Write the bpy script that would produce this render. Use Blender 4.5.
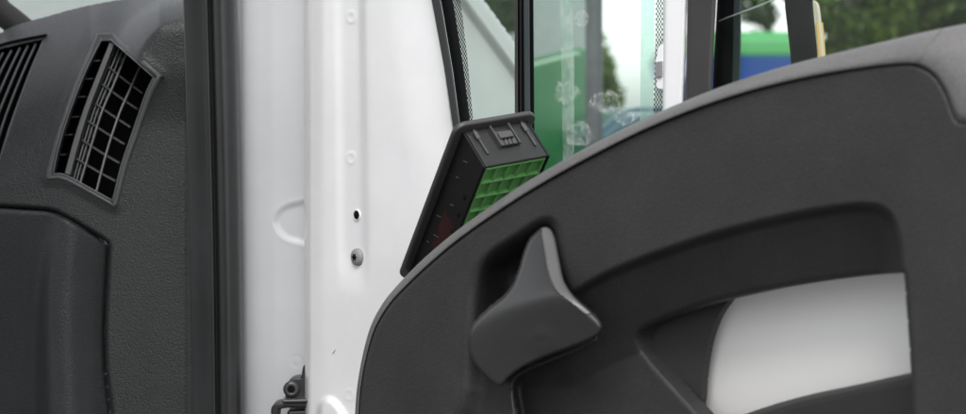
import bpy, math, random
import numpy as np
from mathutils import Vector

# ------------------------------------------------------------------ camera, sky, sun, exposure
for o in list(bpy.data.objects):
    bpy.data.objects.remove(o, do_unlink=True)
scene = bpy.context.scene
col = scene.collection
CAM = np.array([0.0, 0.0, 1.65])
PITCH = math.radians(3.0)
LENS = 70.0
cam_d = bpy.data.cameras.new('camera')
cam = bpy.data.objects.new('camera', cam_d)
col.objects.link(cam)
cam.location = CAM
cam.rotation_euler = (math.radians(90) - PITCH, 0, 0)
cam_d.lens = LENS
cam_d.sensor_width = 36.0
cam_d.clip_start = 0.05
cam_d.clip_end = 500
cam_d.dof.use_dof = True
cam_d.dof.focus_distance = 1.98
cam_d.dof.aperture_fstop = 7.0
cam_d.dof.aperture_blades = 7
scene.camera = cam

world = bpy.data.worlds.new('World')
scene.world = world
world.use_nodes = True
wn = world.node_tree
for n in list(wn.nodes):
    wn.nodes.remove(n)
SUN_EL, SUN_AZ = math.radians(52), math.radians(186)     # azimuth clockwise from +Y
sky = wn.nodes.new('ShaderNodeTexSky')
sky.sky_type = 'NISHITA'
sky.sun_disc = False
sky.sun_elevation = SUN_EL
sky.sun_rotation = SUN_AZ
sky.air_density = 1.0
sky.dust_density = 1.5
hs = wn.nodes.new('ShaderNodeHueSaturation')             # overcast: the sky is nearly grey
hs.inputs['Saturation'].default_value = 0.16
bg = wn.nodes.new('ShaderNodeBackground')
bg.inputs['Strength'].default_value = 0.15
wo = wn.nodes.new('ShaderNodeOutputWorld')
wn.links.new(sky.outputs[0], hs.inputs['Color'])
wn.links.new(hs.outputs[0], bg.inputs['Color'])
wn.links.new(bg.outputs[0], wo.inputs['Surface'])

sun_d = bpy.data.lights.new('sun', 'SUN')
sun_d.energy = 0.8
sun_d.angle = math.radians(25)
sun_d.color = (1.0, 0.97, 0.93)
sun = bpy.data.objects.new('sun', sun_d)
col.objects.link(sun)
sdir = Vector((math.sin(SUN_AZ) * math.cos(SUN_EL), math.cos(SUN_AZ) * math.cos(SUN_EL), math.sin(SUN_EL)))
sun.rotation_euler = sdir.to_track_quat('Z', 'Y').to_euler()
sun.location = (2, -3, 6)

vs = scene.view_settings
vs.view_transform = 'Standard'
vs.look = 'None'
vs.gamma = 1.0
vs.use_curve_mapping = False
vs.exposure = 1.05

# ------------------------------------------------------------------ geometry helpers
rng = random.Random(7)
FPX = LENS / 36.0 * 966.0
Rv = np.array([1.0, 0, 0])
Fv = np.array([0, math.cos(PITCH), -math.sin(PITCH)])
Uv = np.array([0, math.sin(PITCH), math.cos(PITCH)])


def rays(p):
    p = np.atleast_2d(np.asarray(p, float))
    return Fv + ((p[:, 0] - 483) / FPX)[:, None] * Rv - ((p[:, 1] - 207) / FPX)[:, None] * Uv


def on_plane(p, p0, n, off=0.0):
    d = rays(p)
    n = np.asarray(n, float)
    p0 = np.asarray(p0, float)
    t = (np.dot(p0 - CAM, n) + np.asarray(off)) / (d @ n)
    return CAM + d * t[:, None]


def Y(p, y=2.0):
    """points of the photograph on the upright cross-plane at distance y (y may be an array)"""
    return on_plane(p, CAM, (0, 1, 0), y)


# the open door: an upright plane running from the hinge towards the camera on the right
DN = np.array([0.5, 0.473, 0.0])
DN /= np.linalg.norm(DN)
DP0 = np.array([-0.126, 1.85, 1.4])


def Q(p, off=0.0):
    return on_plane(p, DP0, DN, off)


def q1(x, y, off=0.0):
    return Q([(x, y)], off)[0]


def y1(x, y, d):
    return Y([(x, y)], d)[0]


def cat(pts, k=6, closed=False):
    """Catmull-Rom through 2D/3D points"""
    P = [np.asarray(p, float) for p in pts]
    n = len(P)
    out = []
    m = n if closed else n - 1
    for i in range(m):
        if closed:
            a, b, c, d = P[(i - 1) % n], P[i], P[(i + 1) % n], P[(i + 2) % n]
        else:
            b, c = P[i], P[i + 1]
            a = P[i - 1] if i > 0 else 2 * b - c
            d = P[i + 2] if i + 2 < n else 2 * c - b
        for j in range(k):
            t = j / k
            out.append(0.5 * ((2 * b) + (c - a) * t + (2 * a - 5 * b + 4 * c - d) * t * t + (3 * b - a - 3 * c + d) * t ** 3))
    if not closed:
        out.append(P[-1])
    return np.array(out)


def seg_near(pts, poly, closed=True):
    """nearest point on a polyline and distance"""
    pts = np.asarray(pts, float)
    poly = np.asarray(poly, float)
    best = np.full(len(pts), 1e18)
    near = np.zeros_like(pts)
    n = len(poly)
    for i in range(n if closed else n - 1):
        a, b = poly[i], poly[(i + 1) % n]
        ab = b - a
        L = ab @ ab
        if L < 1e-12:
            continue
        t = np.clip(((pts - a) @ ab) / L, 0, 1)
        q = a + t[:, None] * ab
        d = ((pts - q) ** 2).sum(1)
        m = d < best
        best[m] = d[m]
        near[m] = q[m]
    return near, np.sqrt(best)


def inside(pts, poly):
    pts = np.asarray(pts, float)
    poly = np.asarray(poly, float)
    x, y = pts[:, 0], pts[:, 1]
    c = np.zeros(len(pts), bool)
    n = len(poly)
    j = n - 1
    for i in range(n):
        xi, yi = poly[i]
        xj, yj = poly[j]
        m = (yi > y) != (yj > y)
        with np.errstate(divide='ignore', invalid='ignore'):
            xs = (xj - xi) * (y - yi) / (yj - yi + 1e-30) + xi
        c ^= m & (x < xs)
        j = i
    return c


def sdist(pts, poly):
    """signed distance, negative inside"""
    _, d = seg_near(pts, poly)
    return np.where(inside(pts, poly), -d, d)


def sstep(a, b, x):
    t = np.clip((x - a) / (b - a), 0, 1)
    return t * t * (3 - 2 * t)


def ldist(pts, line):
    """signed distance to an open polyline: positive on the right hand of its direction (photo y down)"""
    pts = np.asarray(pts, float)
    line = np.asarray(line, float)
    best = np.full(len(pts), 1e18)
    sg = np.ones(len(pts))
    for i in range(len(line) - 1):
        a, b = line[i], line[i + 1]
        ab = b - a
        t = np.clip(((pts - a) @ ab) / (ab @ ab), 0, 1)
        q = a + t[:, None] * ab
        d = ((pts - q) ** 2).sum(1)
        cr = ab[0] * (pts[:, 1] - a[1]) - ab[1] * (pts[:, 0] - a[0])
        m = d < best - 1e-9
        best[m] = d[m]
        sg[m] = np.sign(cr[m])
    return np.sqrt(best) * sg


WL = {}


def empty(name, loc, label, cat_, group=None):
    o = bpy.data.objects.new(name, None)
    col.objects.link(o)
    o.location = loc
    o.empty_display_size = 0.05
    WL[o] = np.asarray(loc, float)
    o['label'] = label
    o['category'] = cat_
    if group:
        o['group'] = group
    return o


def mesh_obj(name, v, f, mat, parent=None, smooth=False, bevel=0, seg=2, ang=35):
    v = np.asarray(v, float)
    c = (v.min(0) + v.max(0)) / 2
    me = bpy.data.meshes.new(name)
    me.from_pydata([tuple(p) for p in (v - c)], [], [tuple(int(i) for i in q) for q in f])
    me.update()
    me.materials.append(mat)
    if smooth:
        me.polygons.foreach_set('use_smooth', [True] * len(me.polygons))
    o = bpy.data.objects.new(name, me)
    col.objects.link(o)
    WL[o] = c
    if parent is not None:
        o.parent = parent
        o.location = c - WL[parent]
    else:
        o.location = c
    if bevel:
        b = o.modifiers.new('bevel', 'BEVEL')
        b.width = bevel
        b.segments = seg
        b.limit_method = 'ANGLE'
        b.angle_limit = math.radians(ang)
        b.harden_normals = False
        me.polygons.foreach_set('use_smooth', [True] * len(me.polygons))
        w = o.modifiers.new('wn', 'WEIGHTED_NORMAL')
        w.keep_sharp = True
    return o


def relief(name, poly, h, offfn, plane, mat, parent, holes=(), thick=0.004, tdir=None):
    """a moulded panel: outline in the panel's plane, relief as an offset along its normal, rim of real thickness"""
    poly = np.asarray(poly, float)
    lo, hi = poly.min(0) - h, poly.max(0) + h
    nx, ny = int((hi[0] - lo[0]) / h) + 2, int((hi[1] - lo[1]) / h) + 2
    gx, gy = np.meshgrid(lo[0] + np.arange(nx) * h, lo[1] + np.arange(ny) * h)
    pts = np.stack([gx.ravel(), gy.ravel()], 1)
    cx, cy = np.meshgrid(np.arange(nx - 1), np.arange(ny - 1))
    a = (cy * nx + cx).ravel()
    quads = np.stack([a, a + 1, a + 1 + nx, a + nx], 1)
    cen = pts[quads].mean(1)
    keep = inside(cen, poly)
    for H in holes:
        keep &= ~inside(cen, H)
    quads = quads[keep]
    used = np.unique(quads)
    for H in [poly] + [np.asarray(H, float) for H in holes]:
        near, d = seg_near(pts[used], H)
        ins = inside(pts[used], H)
        bad = (~ins) if H is poly else ins
        m = (bad & (d < 1.6 * h)) | (d < 0.4 * h)
        pts[used[m]] = near[m]
    idx = -np.ones(len(pts), int)
    idx[used] = np.arange(len(used))
    p2 = pts[used]
    v = plane(p2, offfn(p2))
    quads = idx[quads]
    # rim
    cnt = {}
    for q in quads:
        for k in range(4):
            e = (q[k], q[(k + 1) % 4])
            key = (min(e), max(e))
            cnt[key] = None if key in cnt else e
    rim = [e for e in cnt.values() if e is not None]
    tdir = np.asarray(tdir if tdir is not None else (0, 1, 0), float)
    bi = sorted({i for e in rim for i in e})
    n0 = len(v)
    m1 = {i: n0 + k for k, i in enumerate(bi)}
    m2 = {i: n0 + len(bi) + k for k, i in enumerate(bi)}
    bv = v[bi]
    v = np.vstack([v, bv, bv + tdir * thick])
    f = [tuple(q[::-1]) for q in quads] + [(m1[b], m1[a_], m2[a_], m2[b])[::-1] for a_, b in rim]
    return mesh_obj(name, v, f, mat, parent, smooth=True)


def prism(name, front, vec, mat, parent=None, bevel=0, seg=2):
    front = np.asarray(front, float)
    vec = np.asarray(vec, float)
    n = len(front)
    nrm = np.zeros(3)
    for i in range(n):
        nrm += np.cross(front[i], front[(i + 1) % n])
    if nrm @ vec > 0:
        front = front[::-1]
    v = np.vstack([front, front + vec])
    f = [tuple(range(n)), tuple(range(2 * n - 1, n - 1, -1))]
    for i in range(n):
        j = (i + 1) % n
        f.append((j, i, n + i, n + j))
    return mesh_obj(name, v, f, mat, parent, bevel=bevel, seg=seg)


def boxv(o, a, b, c):
    o, a, b, c = map(lambda q: np.asarray(q, float), (o, a, b, c))
    v = [o, o + a, o + a + b, o + b, o + c, o + a + c, o + a + b + c, o + b + c]
    f = [(0, 3, 2, 1), (4, 5, 6, 7), (0, 1, 5, 4), (1, 2, 6, 5), (2, 3, 7, 6), (3, 0, 4, 7)]
    if np.cross(a, b) @ c < 0:
        f = [q[::-1] for q in f]
    return v, f


def box(name, o, a, b, c, mat, parent=None, bevel=0):
    v, f = boxv(o, a, b, c)
    return mesh_obj(name, v, f, mat, parent, bevel=bevel)


def tube_vf(path, r, n=10, up=(0, 0, 1), flat=1.0):
    path = np.asarray(path, float)
    m = len(path)
    r = np.broadcast_to(np.asarray(r, float), (m,))
    v, f = [], []
    for i in range(m):
        t = path[min(i + 1, m - 1)] - path[max(i - 1, 0)]
        t = t / (np.linalg.norm(t) + 1e-12)
        s = np.cross(t, up)
        if np.linalg.norm(s) < 1e-3:
            s = np.cross(t, (1, 0, 0))
        s /= np.linalg.norm(s)
        w = np.cross(s, t)
        for k in range(n):
            a = 2 * math.pi * k / n
            v.append(path[i] + r[i] * (math.cos(a) * s + flat * math.sin(a) * w))
    for i in range(m - 1):
        for k in range(n):
            k2 = (k + 1) % n
            f.append((i * n + k, i * n + k2, (i + 1) * n + k2, (i + 1) * n + k))
    f.append(tuple(range(n - 1, -1, -1)))
    f.append(tuple((m - 1) * n + k for k in range(n)))
    return v, f


def tube(name, path, r, mat, parent=None, n=10, up=(0, 0, 1), flat=1.0):
    v, f = tube_vf(path, r, n, up, flat)
    return mesh_obj(name, v, f, mat, parent, smooth=True)


def disc_lathe(name, c, axis, prof, mat, parent=None, n=28, sx=None):
    """profile [(radius, height along axis)] turned about axis"""
    axis = np.asarray(axis, float)
    axis /= np.linalg.norm(axis)
    s = np.cross(axis, (0, 0, 1)); s /= np.linalg.norm(s)
    w = np.cross(s, axis)
    v, f = [], []
    for r, hh in prof:
        for k in range(n):
            a = 2 * math.pi * k / n
            v.append(np.asarray(c) + axis * hh + r * (math.cos(a) * s + math.sin(a) * w))
    for i in range(len(prof) - 1):
        for k in range(n):
            k2 = (k + 1) % n
            f.append((i * n + k, i * n + k2, (i + 1) * n + k2, (i + 1) * n + k))
    f.append(tuple((len(prof) - 1) * n + k for k in range(n)))
    f.append(tuple(range(n - 1, -1, -1)))
    return mesh_obj(name, v, f, mat, parent, smooth=True)


def loft(name, rows, mat, parent=None, close=False):
    rows = [np.asarray(r, float) for r in rows]
    n = len(rows[0])
    v = np.vstack(rows)
    f = []
    for i in range(len(rows) - 1):
        for k in range(n if close else n - 1):
            k2 = (k + 1) % n
            f.append((i * n + k, i * n + k2, (i + 1) * n + k2, (i + 1) * n + k))
    if close:
        f.append(tuple(range(n - 1, -1, -1)))
        f.append(tuple((len(rows) - 1) * n + k for k in range(n)))
    return mesh_obj(name, v, f, mat, parent, smooth=True)


# ------------------------------------------------------------------ materials
def new_mat(name):
    m = bpy.data.materials.new(name)
    m.use_nodes = True
    nt = m.node_tree
    b = nt.nodes['Principled BSDF']
    return m, nt, b


def nd(nt, t, **kw):
    n = nt.nodes.new(t)
    for k, v in kw.items():
        if k in n.inputs:
            n.inputs[k].default_value = v
        else:
            setattr(n, k, v)
    return n


def coords(nt):
    g = nt.nodes.new('ShaderNodeNewGeometry')
    return g.outputs['Position']


def plastic(name, base, rough=0.5, grain=0, depth=0.0003, var=0.15, spec=0.5, speck=0.0):
    m, nt, b = new_mat(name)
    co = coords(nt)
    nz = nd(nt, 'ShaderNodeTexNoise', Scale=9.0, Detail=5.0, Roughness=0.6)
    nt.links.new(co, nz.inputs['Vector'])
    mr = nd(nt, 'ShaderNodeMapRange')
    mr.inputs[1].default_value, mr.inputs[2].default_value = 0.3, 0.7
    mr.inputs[3].default_value, mr.inputs[4].default_value = 1 - var, 1 + var
    nt.links.new(nz.outputs['Fac'], mr.inputs[0])
    mx = nd(nt, 'ShaderNodeMix', data_type='RGBA', blend_type='MULTIPLY')
    mx.inputs[0].default_value = 1.0
    mx.inputs[6].default_value = (*base, 1)
    nt.links.new(mr.outputs[0], mx.inputs[7])
    out = mx.outputs[2]
    if speck:
        sp = nd(nt, 'ShaderNodeTexNoise', Scale=420.0, Detail=2.0)
        nt.links.new(co, sp.inputs['Vector'])
        m2 = nd(nt, 'ShaderNodeMapRange')
        m2.inputs[1].default_value, m2.inputs[2].default_value = 0.3, 0.7
        m2.inputs[3].default_value, m2.inputs[4].default_value = 1 - speck, 1 + speck
        nt.links.new(sp.outputs['Fac'], m2.inputs[0])
        mx2 = nd(nt, 'ShaderNodeMix', data_type='RGBA', blend_type='MULTIPLY')
        mx2.inputs[0].default_value = 1.0
        nt.links.new(out, mx2.inputs[6])
        nt.links.new(m2.outputs[0], mx2.inputs[7])
        out = mx2.outputs[2]
    nt.links.new(out, b.inputs['Base Color'])
    r2 = nd(nt, 'ShaderNodeMapRange')
    r2.inputs[3].default_value, r2.inputs[4].default_value = rough - 0.08, rough + 0.1
    nt.links.new(nz.outputs['Fac'], r2.inputs[0])
    nt.links.new(r2.outputs[0], b.inputs['Roughness'])
    b.inputs['Specular IOR Level'].default_value = spec
    if grain:
        vo = nd(nt, 'ShaderNodeTexVoronoi', Scale=grain, feature='SMOOTH_F1')
        wb = nd(nt, 'ShaderNodeTexNoise', Scale=grain * 0.7, Detail=3.0)
        nt.links.new(co, wb.inputs['Vector'])
        vm = nd(nt, 'ShaderNodeVectorMath', operation='MULTIPLY_ADD')
        vm.inputs[1].default_value = (1.2 / grain,) * 3
        nt.links.new(wb.outputs['Color'], vm.inputs[0])
        nt.links.new(co, vm.inputs[2])
        nt.links.new(vm.outputs[0], vo.inputs['Vector'])
        bp = nd(nt, 'ShaderNodeBump', Strength=1.0, Distance=depth, invert=True)
        nt.links.new(vo.outputs['Distance'], bp.inputs['Height'])
        nt.links.new(bp.outputs[0], b.inputs['Normal'])
    return m


def paint(name, base, rough=0.22, coat=0.6, peel=0.00004):
    m, nt, b = new_mat(name)
    co = coords(nt)
    nz = nd(nt, 'ShaderNodeTexNoise', Scale=6.0, Detail=6.0, Roughness=0.65)
    nt.links.new(co, nz.inputs['Vector'])
    cr = nd(nt, 'ShaderNodeMix', data_type='RGBA')
    cr.inputs[6].default_value = (*[c * 0.93 for c in base], 1)
    cr.inputs[7].default_value = (*base, 1)
    mr = nd(nt, 'ShaderNodeMapRange')
    mr.inputs[1].default_value, mr.inputs[2].default_value = 0.35, 0.6
    nt.links.new(nz.outputs['Fac'], mr.inputs[0])
    nt.links.new(mr.outputs[0], cr.inputs[0])
    nt.links.new(cr.outputs[2], b.inputs['Base Color'])
    b.inputs['Roughness'].default_value = rough
    b.inputs['Coat Weight'].default_value = coat
    b.inputs['Coat Roughness'].default_value = 0.05
    n2 = nd(nt, 'ShaderNodeTexNoise', Scale=300.0, Detail=1.0)
    nt.links.new(co, n2.inputs['Vector'])
    bp = nd(nt, 'ShaderNodeBump', Strength=0.5, Distance=peel)
    nt.links.new(n2.outputs['Fac'], bp.inputs['Height'])
    nt.links.new(bp.outputs[0], b.inputs['Normal'])
    return m


def glass(name, tint, dust=0.03):
    m, nt, b = new_mat(name)
    nt.nodes.remove(b)
    out = nt.nodes['Material Output']
    tr = nd(nt, 'ShaderNodeBsdfTransparent', Color=(*tint, 1))
    gl = nd(nt, 'ShaderNodeBsdfGlossy', Roughness=0.02, Color=(0.95, 1, 0.98, 1))
    lw_ = nd(nt, 'ShaderNodeLayerWeight', Blend=0.5)
    pw = nd(nt, 'ShaderNodeMath', operation='POWER')
    pw.inputs[1].default_value = 5.0
    nt.links.new(lw_.outputs['Facing'], pw.inputs[0])
    fr = nd(nt, 'ShaderNodeMath', operation='MULTIPLY_ADD')
    fr.inputs[1].default_value, fr.inputs[2].default_value = 0.9, 0.010
    nt.links.new(pw.outputs[0], fr.inputs[0])
    mx = nd(nt, 'ShaderNodeMixShader')
    nt.links.new(fr.outputs[0], mx.inputs[0])
    nt.links.new(tr.outputs[0], mx.inputs[1])
    nt.links.new(gl.outputs[0], mx.inputs[2])
    df = nd(nt, 'ShaderNodeBsdfDiffuse', Color=(0.75, 0.8, 0.78, 1))
    nz = nd(nt, 'ShaderNodeTexNoise', Scale=35.0, Detail=8.0, Roughness=0.75)
    nt.links.new(coords(nt), nz.inputs['Vector'])
    mr = nd(nt, 'ShaderNodeMapRange')
    mr.inputs[1].default_value, mr.inputs[2].default_value = 0.4, 0.75
    mr.inputs[3].default_value, mr.inputs[4].default_value = dust * 0.3, dust * 2.2
    nt.links.new(nz.outputs['Fac'], mr.inputs[0])
    m2 = nd(nt, 'ShaderNodeMixShader')
    nt.links.new(mr.outputs[0], m2.inputs[0])
    nt.links.new(mx.outputs[0], m2.inputs[1])
    nt.links.new(df.outputs[0], m2.inputs[2])
    nt.links.new(m2.outputs[0], out.inputs['Surface'])
    return m


def stain_mat(name, seed):
    """dried water mark: thin chalky film, denser along wavy rings"""
    m, nt, b = new_mat(name)
    nt.nodes.remove(b)
    out = nt.nodes['Material Output']
    tc = nd(nt, 'ShaderNodeTexCoord')
    sep = nd(nt, 'ShaderNodeVectorMath', operation='MULTIPLY_ADD')
    sep.inputs[1].default_value = (2, 0, 2)
    sep.inputs[2].default_value = (-1, 0, -1)
    nt.links.new(tc.outputs['Generated'], sep.inputs[0])
    ln = nd(nt, 'ShaderNodeVectorMath', operation='LENGTH')
    nt.links.new(sep.outputs[0], ln.inputs[0])
    nz = nd(nt, 'ShaderNodeTexNoise', Scale=120.0, Detail=8.0, Roughness=0.75, Distortion=0.6)
    off = nd(nt, 'ShaderNodeVectorMath', operation='ADD')
    off.inputs[1].default_value = (seed, seed * 2.3, 0)
    nt.links.new(coords(nt), off.inputs[0])
    nt.links.new(off.outputs[0], nz.inputs['Vector'])
    rp = nd(nt, 'ShaderNodeValToRGB')
    e = rp.color_ramp.elements
    e[0].position, e[0].color = 0.40, (0, 0, 0, 1)
    e[1].position, e[1].color = 0.78, (1, 1, 1, 1)
    nt.links.new(nz.outputs['Fac'], rp.inputs[0])
    # ring falloff
    r2 = nd(nt, 'ShaderNodeValToRGB')
    e = r2.color_ramp.elements
    e[0].position, e[0].color = 0.0, (0.45, 0.45, 0.45, 1)
    e[1].position, e[1].color = 1.0, (0, 0, 0, 1)
    k = e.new(0.5); k.color = (0.5, 0.5, 0.5, 1)
    k = e.new(0.72); k.color = (1, 1, 1, 1)
    k = e.new(0.90); k.color = (0.05, 0.05, 0.05, 1)
    n3 = nd(nt, 'ShaderNodeTexNoise', Scale=70.0, Detail=3.0, Roughness=0.6)
    nt.links.new(off.outputs[0], n3.inputs['Vector'])
    ds_ = nd(nt, 'ShaderNodeMath', operation='MULTIPLY_ADD')
    ds_.inputs[1].default_value, ds_.inputs[2].default_value = 1.1, -0.5
    nt.links.new(n3.outputs['Fac'], ds_.inputs[0])
    ad_ = nd(nt, 'ShaderNodeMath', operation='ADD')
    nt.links.new(ln.outputs['Value'], ad_.inputs[0])
    nt.links.new(ds_.outputs[0], ad_.inputs[1])
    nt.links.new(ad_.outputs[0], r2.inputs[0])
    mu = nd(nt, 'ShaderNodeMath', operation='MULTIPLY')
    nt.links.new(rp.outputs[0], mu.inputs[0])
    nt.links.new(r2.outputs[0], mu.inputs[1])
    m3 = nd(nt, 'ShaderNodeMath', operation='MULTIPLY')
    m3.inputs[1].default_value = 0.45
    nt.links.new(mu.outputs[0], m3.inputs[0])
    tr = nd(nt, 'ShaderNodeBsdfTransparent')
    df = nd(nt, 'ShaderNodeBsdfDiffuse', Color=(0.8, 0.85, 0.83, 1))
    mx = nd(nt, 'ShaderNodeMixShader')
    nt.links.new(m3.outputs[0], mx.inputs[0])
    nt.links.new(tr.outputs[0], mx.inputs[1])
    nt.links.new(df.outputs[0], mx.inputs[2])
    nt.links.new(mx.outputs[0], out.inputs['Surface'])
    return m


def leaf_mat(name, c1, c2):
    m, nt, b = new_mat(name)
    oi = nd(nt, 'ShaderNodeNewGeometry')
    mx = nd(nt, 'ShaderNodeMix', data_type='RGBA')
    mx.inputs[6].default_value = (*c1, 1)
    mx.inputs[7].default_value = (*c2, 1)
    nt.links.new(oi.outputs['Random Per Island'], mx.inputs[0])
    nt.links.new(mx.outputs[2], b.inputs['Base Color'])
    b.inputs['Roughness'].default_value = 0.55
    tl = nd(nt, 'ShaderNodeBsdfTranslucent')
    nt.links.new(mx.outputs[2], tl.inputs['Color'])
    ms = nd(nt, 'ShaderNodeMixShader')
    ms.inputs[0].default_value = 0.4
    nt.links.new(b.outputs[0], ms.inputs[1])
    nt.links.new(tl.outputs[0], ms.inputs[2])
    nt.links.new(ms.outputs[0], nt.nodes['Material Output'].inputs['Surface'])
    return m


M = {}
M['dash'] = plastic('dash_plastic', (.036, .0375, .0375), 0.38, grain=620, depth=0.0007)
M['lid'] = plastic('lid_plastic', (0.0356, 0.0366, 0.0377), 0.46, grain=620, depth=0.0006)
M['bezel'] = plastic('vent_bezel_plastic', (0.085, 0.0875, 0.0884), 0.40, grain=900, depth=0.0003)
M['vane'] = plastic('vent_vane_plastic', (0.126, 0.1278, 0.1305), 0.35)
M['cavity'] = plastic('duct_black', (0.006, 0.006, 0.0065), 0.8, spec=0.1)
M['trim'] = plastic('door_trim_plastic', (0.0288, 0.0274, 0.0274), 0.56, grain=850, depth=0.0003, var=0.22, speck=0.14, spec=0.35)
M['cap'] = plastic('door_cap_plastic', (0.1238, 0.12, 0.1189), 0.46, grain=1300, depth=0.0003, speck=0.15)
M['handle'] = plastic('handle_plastic', (0.0381, 0.0381, 0.0388), 0.36)
M['pocket'] = plastic('pocket_plastic', (0.021, 0.0203, 0.0203), 0.5, grain=1500, depth=0.0002)
M['rubber'] = plastic('seal_rubber', (0.0208, 0.0216, 0.0224), 0.42, var=0.25)
M['rubber_dark'] = plastic('seal_rubber_dark', (0.0066, 0.0072, 0.0078), 0.5, spec=.15)
M['rubber_teal'] = plastic('glass_run_rubber', (0.03, 0.042, 0.044), 0.45)
M['post_grey'] = plastic('post_grey_plastic', (0.0379, 0.0357, 0.0348), 0.6)
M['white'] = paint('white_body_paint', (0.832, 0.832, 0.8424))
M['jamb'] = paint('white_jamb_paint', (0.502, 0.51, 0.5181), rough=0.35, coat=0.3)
M['skin'] = plastic('warm_white_skin', (0.72, 0.711, 0.693), .55, var=.02)
M['pillar_grey'] = paint('grey_pillar_paint', (.40, .41, .40), rough=.4, coat=.2)  # greyer white than the body paint, for the outer pillar
M['black'] = plastic('black_cover_plastic', (0.006, 0.0056, 0.006), 0.42, var=0.3, spec=.2)
M['black_lit_end'] = plastic('black_cover_lit_end', (0.0144, 0.0139, 0.0139), 0.38, var=0.25)  # lighter copy of the cover black: light from above put into the colour
M['black_edge'] = plastic('black_cover_lip', (0.0595, 0.057, 0.057), 0.4)
M['scuff'] = plastic('scuffed_clip', (.07, .067, .065), 0.5)
M['green'] = plastic('green_grid_plastic', (0.1242, 0.3312, 0.0994), 0.42, var=0.1)
M['steel'] = plastic('hinge_black_steel', (0.016, 0.016, 0.0168), 0.38)
M['bolt'] = plastic('bolt_dark_steel', (0.045, 0.045, 0.046), 0.3)
M['screw'] = plastic('screw_zinc', (0.24, 0.24, 0.24), 0.4)
M['glass1'] = glass('clear_pane', (0.88, 0.93, 0.905), 0.006)
M['glass2'] = glass('green_pane', (0.90, 0.965, 0.94), 0.015)
M['glass3'] = glass('window_glass', (0.93, 0.97, 0.95), 0.003)
M['glass_edge'] = plastic('glass_cut_edge', (0.35, 0.42, 0.38), 0.3)

# ------------------------------------------------------------------ setting: ground
def asphalt():
    m, nt, b = new_mat('asphalt')
    nz = nd(nt, 'ShaderNodeTexNoise', Scale=60.0, Detail=8.0, Roughness=0.7)
    nt.links.new(coords(nt), nz.inputs['Vector'])
    mx = nd(nt, 'ShaderNodeMix', data_type='RGBA')
    mx.inputs[6].default_value = (0.04, 0.04, 0.041, 1)
    mx.inputs[7].default_value = (0.085, 0.083, 0.08, 1)
    nt.links.new(nz.outputs['Fac'], mx.inputs[0])
    nt.links.new(mx.outputs[2], b.inputs['Base Color'])
    b.inputs['Roughness'].default_value = 0.9
    return m


g = mesh_obj('ground', [(-150, -150, 0), (150, -150, 0), (150, 150, 0), (-150, 150, 0)], [(0, 1, 2, 3)], asphalt())
g['kind'] = 'structure'

# ------------------------------------------------------------------ van body: jamb, weatherstrip, front pillar, hinge
van = empty('van', (-0.35, 2.3, 0.0), 'white van in the foreground with its door open, black weatherstrip and dark door trim', 'van')

JY = 2.20
lens_poly = cat([(274, 222), (281, 209), (296, 203), (320, 202), (320, 243), (296, 242), (282, 236)], 5, True)


def jamb_off(p):
    x = p[:, 0] - (p[:, 1] - 207) * 0.012
    o = 0.002 * sstep(248, 264, x) - 0.001 * sstep(264, 276, x)
    o += 0.02 * (1 - sstep(236, 247, x)) ** 2
    s = sdist(p, lens_poly)
    o += 0.0022 * sstep(3, -5, s) - 0.0004 * np.exp(-(s / 3.0) ** 2)
    o += 0.0003 * np.exp(-(((p[:, 0] - 297) ** 2 + (p[:, 1] - 361) ** 2) ** 0.5 - 5) ** 2 / 3.0)
    return o


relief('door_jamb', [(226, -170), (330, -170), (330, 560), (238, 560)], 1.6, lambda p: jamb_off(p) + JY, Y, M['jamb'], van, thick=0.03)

# weatherstrip: a rubber profile swept up the opening
prof = [(0, .05), (0, .004), (1.5, 0), (17, -.002), (20, -.003), (22, -.010), (23.5, -.012), (25, -.010), (26, .004), (27.5, .004), (28.5, -.006),
        (31, -.016), (36, -.022), (42, -.022), (47, -.017), (51, -.008), (53, .004), (53.5, .04)]
rows = []
for py in np.linspace(-170, 560, 32):
    x0 = 183 + 9.0 * (py / 414.0) + 1.2 * math.sin(py / 414 * math.pi)
    k = 0.985 - 0.03 * py / 414
    rows.append(Y([(x0 + a * k, py) for a, _ in prof], np.array([2.14 + b for _, b in prof])))
loft('weatherstrip', rows, M['rubber'], van)
tube('seal_stitch', Y([(206.3 + 7.6 * t / 414 + 1.2 * math.sin(t / 414 * math.pi), t) for t in np.linspace(-170, 560, 32)], 2.137), 0.0011, M['rubber_dark'], van, n=6)

# white outer pillar with its pressed creases, seen through the front pane
edge = [(358, -170), (484, 0), (515, 42), (521, 56), (524, 80), (525, 250)]


def pil_off(p):
    s = ldist(p, [(340, -195), (484, 0), (515, 42), (560, 103)])        # positive: lower left side
    o = 0.05 * np.exp(-np.clip(s, 0, 99) / 5.0)
    o -= 0.006 * np.exp(-((s - 13) / 3.0) ** 2)
    o += 0.010 * sstep(16, 24, s) - 0.0011 * np.clip(s - 24, 0, 60)
    return o


relief('outer_pillar', [(320, -170)] + edge + [(320, 250)], 2.0, lambda p: pil_off(p) + 2.75, Y, M['pillar_grey'], van, thick=0.06)

# unseen roof and rear wall, added and sized to shade the dashboard
prism('roof', [(-2.1, .95, 2.25), (-.52, .95, 2.25), (-.46, 2.40, 2.25), (-2.1, 2.40, 2.25)], (0, 0, .04), M['white'], van, bevel=.01)
prism('shade_bulkhead', [(-2.1, .95, .5), (-.75, .95, .5), (-.75, .95, 2.248), (-2.1, .95, 2.248)], (0, -.03, 0), M['post_grey'], van)
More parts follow.
